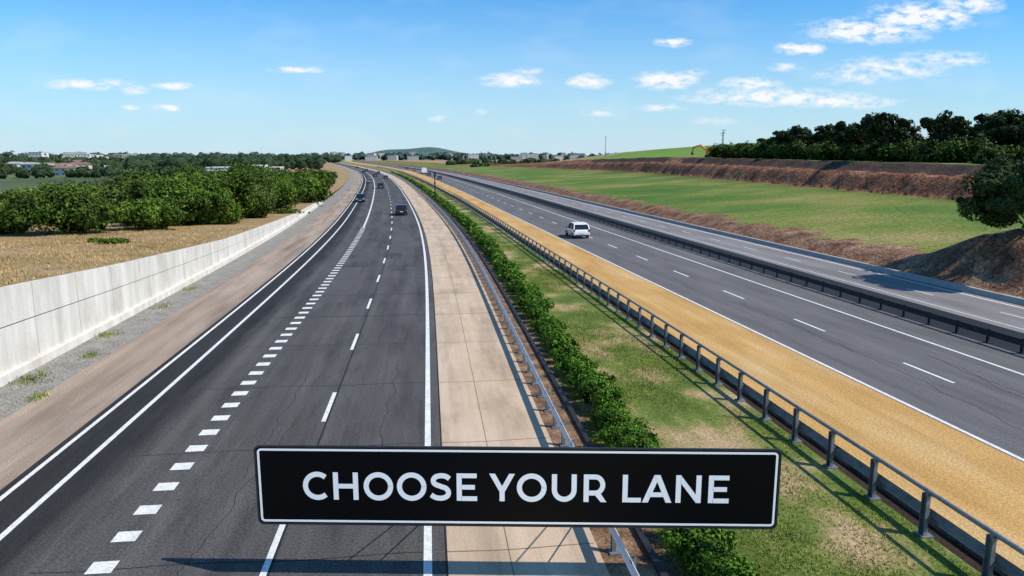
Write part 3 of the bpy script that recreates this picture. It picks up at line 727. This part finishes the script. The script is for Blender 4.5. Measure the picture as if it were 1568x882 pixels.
for lx in (-1.6,2.2):
    mb.tube([(lx,3.35,-zc),(lx,3.35,-zc+1.15)],.055,10)
    mb.tube([(lx,3.35,-zc+1.1),(lx,.13,.35)],.016,8); mb.tube([(lx,3.35,-zc+.55),(lx,.13,-.4)],.016,8)
for lz in (-.45,.45): mb.box((0,.085,lz),(Ls-.5,.08,.1))
mb.make('support_frame',[MAT['steel']],sp)
# ------------------------------------------------------------------ sky, sun
sd=Vector((.92,-.44,1.12)).normalized(); el=math.asin(sd.z); az=math.atan2(sd.x,sd.y)
sun=bpy.data.lights.new('sun','SUN'); sun.energy=5.0; sun.angle=rad(.53); sun.color=(1,.94,.84)
so=bpy.data.objects.new('sun',sun); so.rotation_euler=sd.to_track_quat('Z','Y').to_euler(); scene.collection.objects.link(so)
w=bpy.data.worlds.new('World'); scene.world=w; w.use_nodes=True; nt=w.node_tree; bg=nt.nodes['Background']
w.cycles.sampling_method='NONE'
sky=N(nt,'ShaderNodeTexSky',sky_type='NISHITA'); sky.sun_disc=False; sky.sun_elevation=el; sky.sun_rotation=az; sky.altitude=100; sky.air_density=1.0; sky.dust_density=.6; sky.ozone_density=2.5
tc=N(nt,'ShaderNodeTexCoord'); sep=N(nt,'ShaderNodeSeparateXYZ'); nt.links.new(tc.outputs['Generated'],sep.inputs[0])
def mth(op,a,b=None,clamp=False,c=None):
    n=N(nt,'ShaderNodeMath',operation=op); n.use_clamp=clamp
    for i,s in enumerate((a,b,c)):
        if s is None: continue
        if hasattr(s,'links'): nt.links.new(s,n.inputs[i])
        else: n.inputs[i].default_value=s
    return n.outputs[0]
yy=mth('MAXIMUM',sep.outputs[1],.05); a_=mth('DIVIDE',sep.outputs[0],yy); e_=mth('DIVIDE',sep.outputs[2],yy)
cmb=N(nt,'ShaderNodeCombineXYZ'); nt.links.new(a_,cmb.inputs[0]); nt.links.new(e_,cmb.inputs[1])
CL=[(.611,.172,.095,.017,1),(.69,.193,.08,.020,1),(.76,.210,.05,.013,1),(.513,.147,.038,.009,1),(.332,.152,.026,.0065,.95),(.496,.122,.03,.007,.6),(.446,.0994,.045,.010,.9),
(.485,.0815,.14,.013,.9),(.581,.076,.09,.010,.85),(.60,.112,.07,.014,.65),(.65,.122,.09,.017,.7),(.73,.135,.08,.014,.65),(.325,.102,.048,.013,1),(.219,.100,.031,.0105,1),(.112,.100,.041,.0095,1),
(.134,.113,.022,.005,.8),(-.165,.110,.038,.0045,.8),(-.42,.090,.055,.008,.85),(-.365,.083,.018,.006,.85),(-.32,.089,.025,.0055,.9),(-.326,.0614,.02,.005,.95),(-.373,.061,.014,.004,.8),
(.0145,.0495,.014,.006,.6),(.073,.058,.012,.005,.6),(.368,.114,.018,.005,.7),(.23,.059,.03,.007,.5),(.322,.066,.045,.007,.5),(.40,.05,.06,.008,.35)]
mpn=N(nt,'ShaderNodeMapping'); mpn.inputs['Scale'].default_value=(1,2.6,1); nt.links.new(cmb.outputs[0],mpn.inputs[0])
n1=noise(nt,mpn.outputs[0],38,5,.62); n2=noise(nt,mpn.outputs[0],9,2,.5)
cur=0.0
for (a0,e0,ra,re,op) in CL:
    s2=N(nt,'ShaderNodeVectorMath',operation='MULTIPLY_ADD'); nt.links.new(cmb.outputs[0],s2.inputs[0]); s2.inputs[1].default_value=(1/ra,1/re,0); s2.inputs[2].default_value=(-a0/ra,-e0/re,0)
    s3=N(nt,'ShaderNodeVectorMath',operation='LENGTH'); nt.links.new(s2.outputs[0],s3.inputs[0])
    t=mth('MULTIPLY_ADD',s3.outputs['Value'],-op,False,1.35*op)
    cur=mth('MAXIMUM',t,cur)
nn=N(nt,'ShaderNodeMapRange'); nn.inputs[1].default_value=.36; nn.inputs[2].default_value=.66; nt.links.new(n1,nn.inputs[0])
dens=mth('MULTIPLY',cur,mth('ADD',mth('MULTIPLY',nn.outputs[0],1.2),.2))
dens=mth('MULTIPLY',mth('SUBTRACT',dens,.14),1.3,True)
wisp=N(nt,'ShaderNodeMapRange'); wisp.inputs[1].default_value=.50; wisp.inputs[2].default_value=.8; wisp.inputs[4].default_value=.14; nt.links.new(n2,wisp.inputs[0])
hz=N(nt,'ShaderNodeMapRange'); hz.interpolation_type='SMOOTHSTEP'; hz.inputs[1].default_value=-.06; hz.inputs[2].default_value=.24; hz.inputs[3].default_value=.95; hz.inputs[4].default_value=0; nt.links.new(e_,hz.inputs[0])
tot=mth('MAXIMUM',dens,wisp.outputs[0])
skyc=mixc(nt,1.0,sky.outputs[0],(.42,.96,1.34),'MULTIPLY')
skyc=mixc(nt,hz.outputs[0],skyc,(4.9,6.2,7.0))
col=mixc(nt,tot,skyc,(7.3,7.5,7.7))
nt.links.new(col,bg.inputs[0]); bg.inputs[1].default_value=.13
# ------------------------------------------------------------------ camera
cam=bpy.data.cameras.new('camera'); co=bpy.data.objects.new('camera',cam); scene.collection.objects.link(co); scene.camera=co
cam.sensor_width=36; cam.lens=25.71; cam.clip_end=20000; cam.clip_start=.1
co.location=(0,0,9); co.rotation_euler=(rad(90-10.17),0,rad(-6.47))
scene.view_settings.view_transform='Standard'; scene.view_settings.look='None'; scene.view_settings.exposure=0
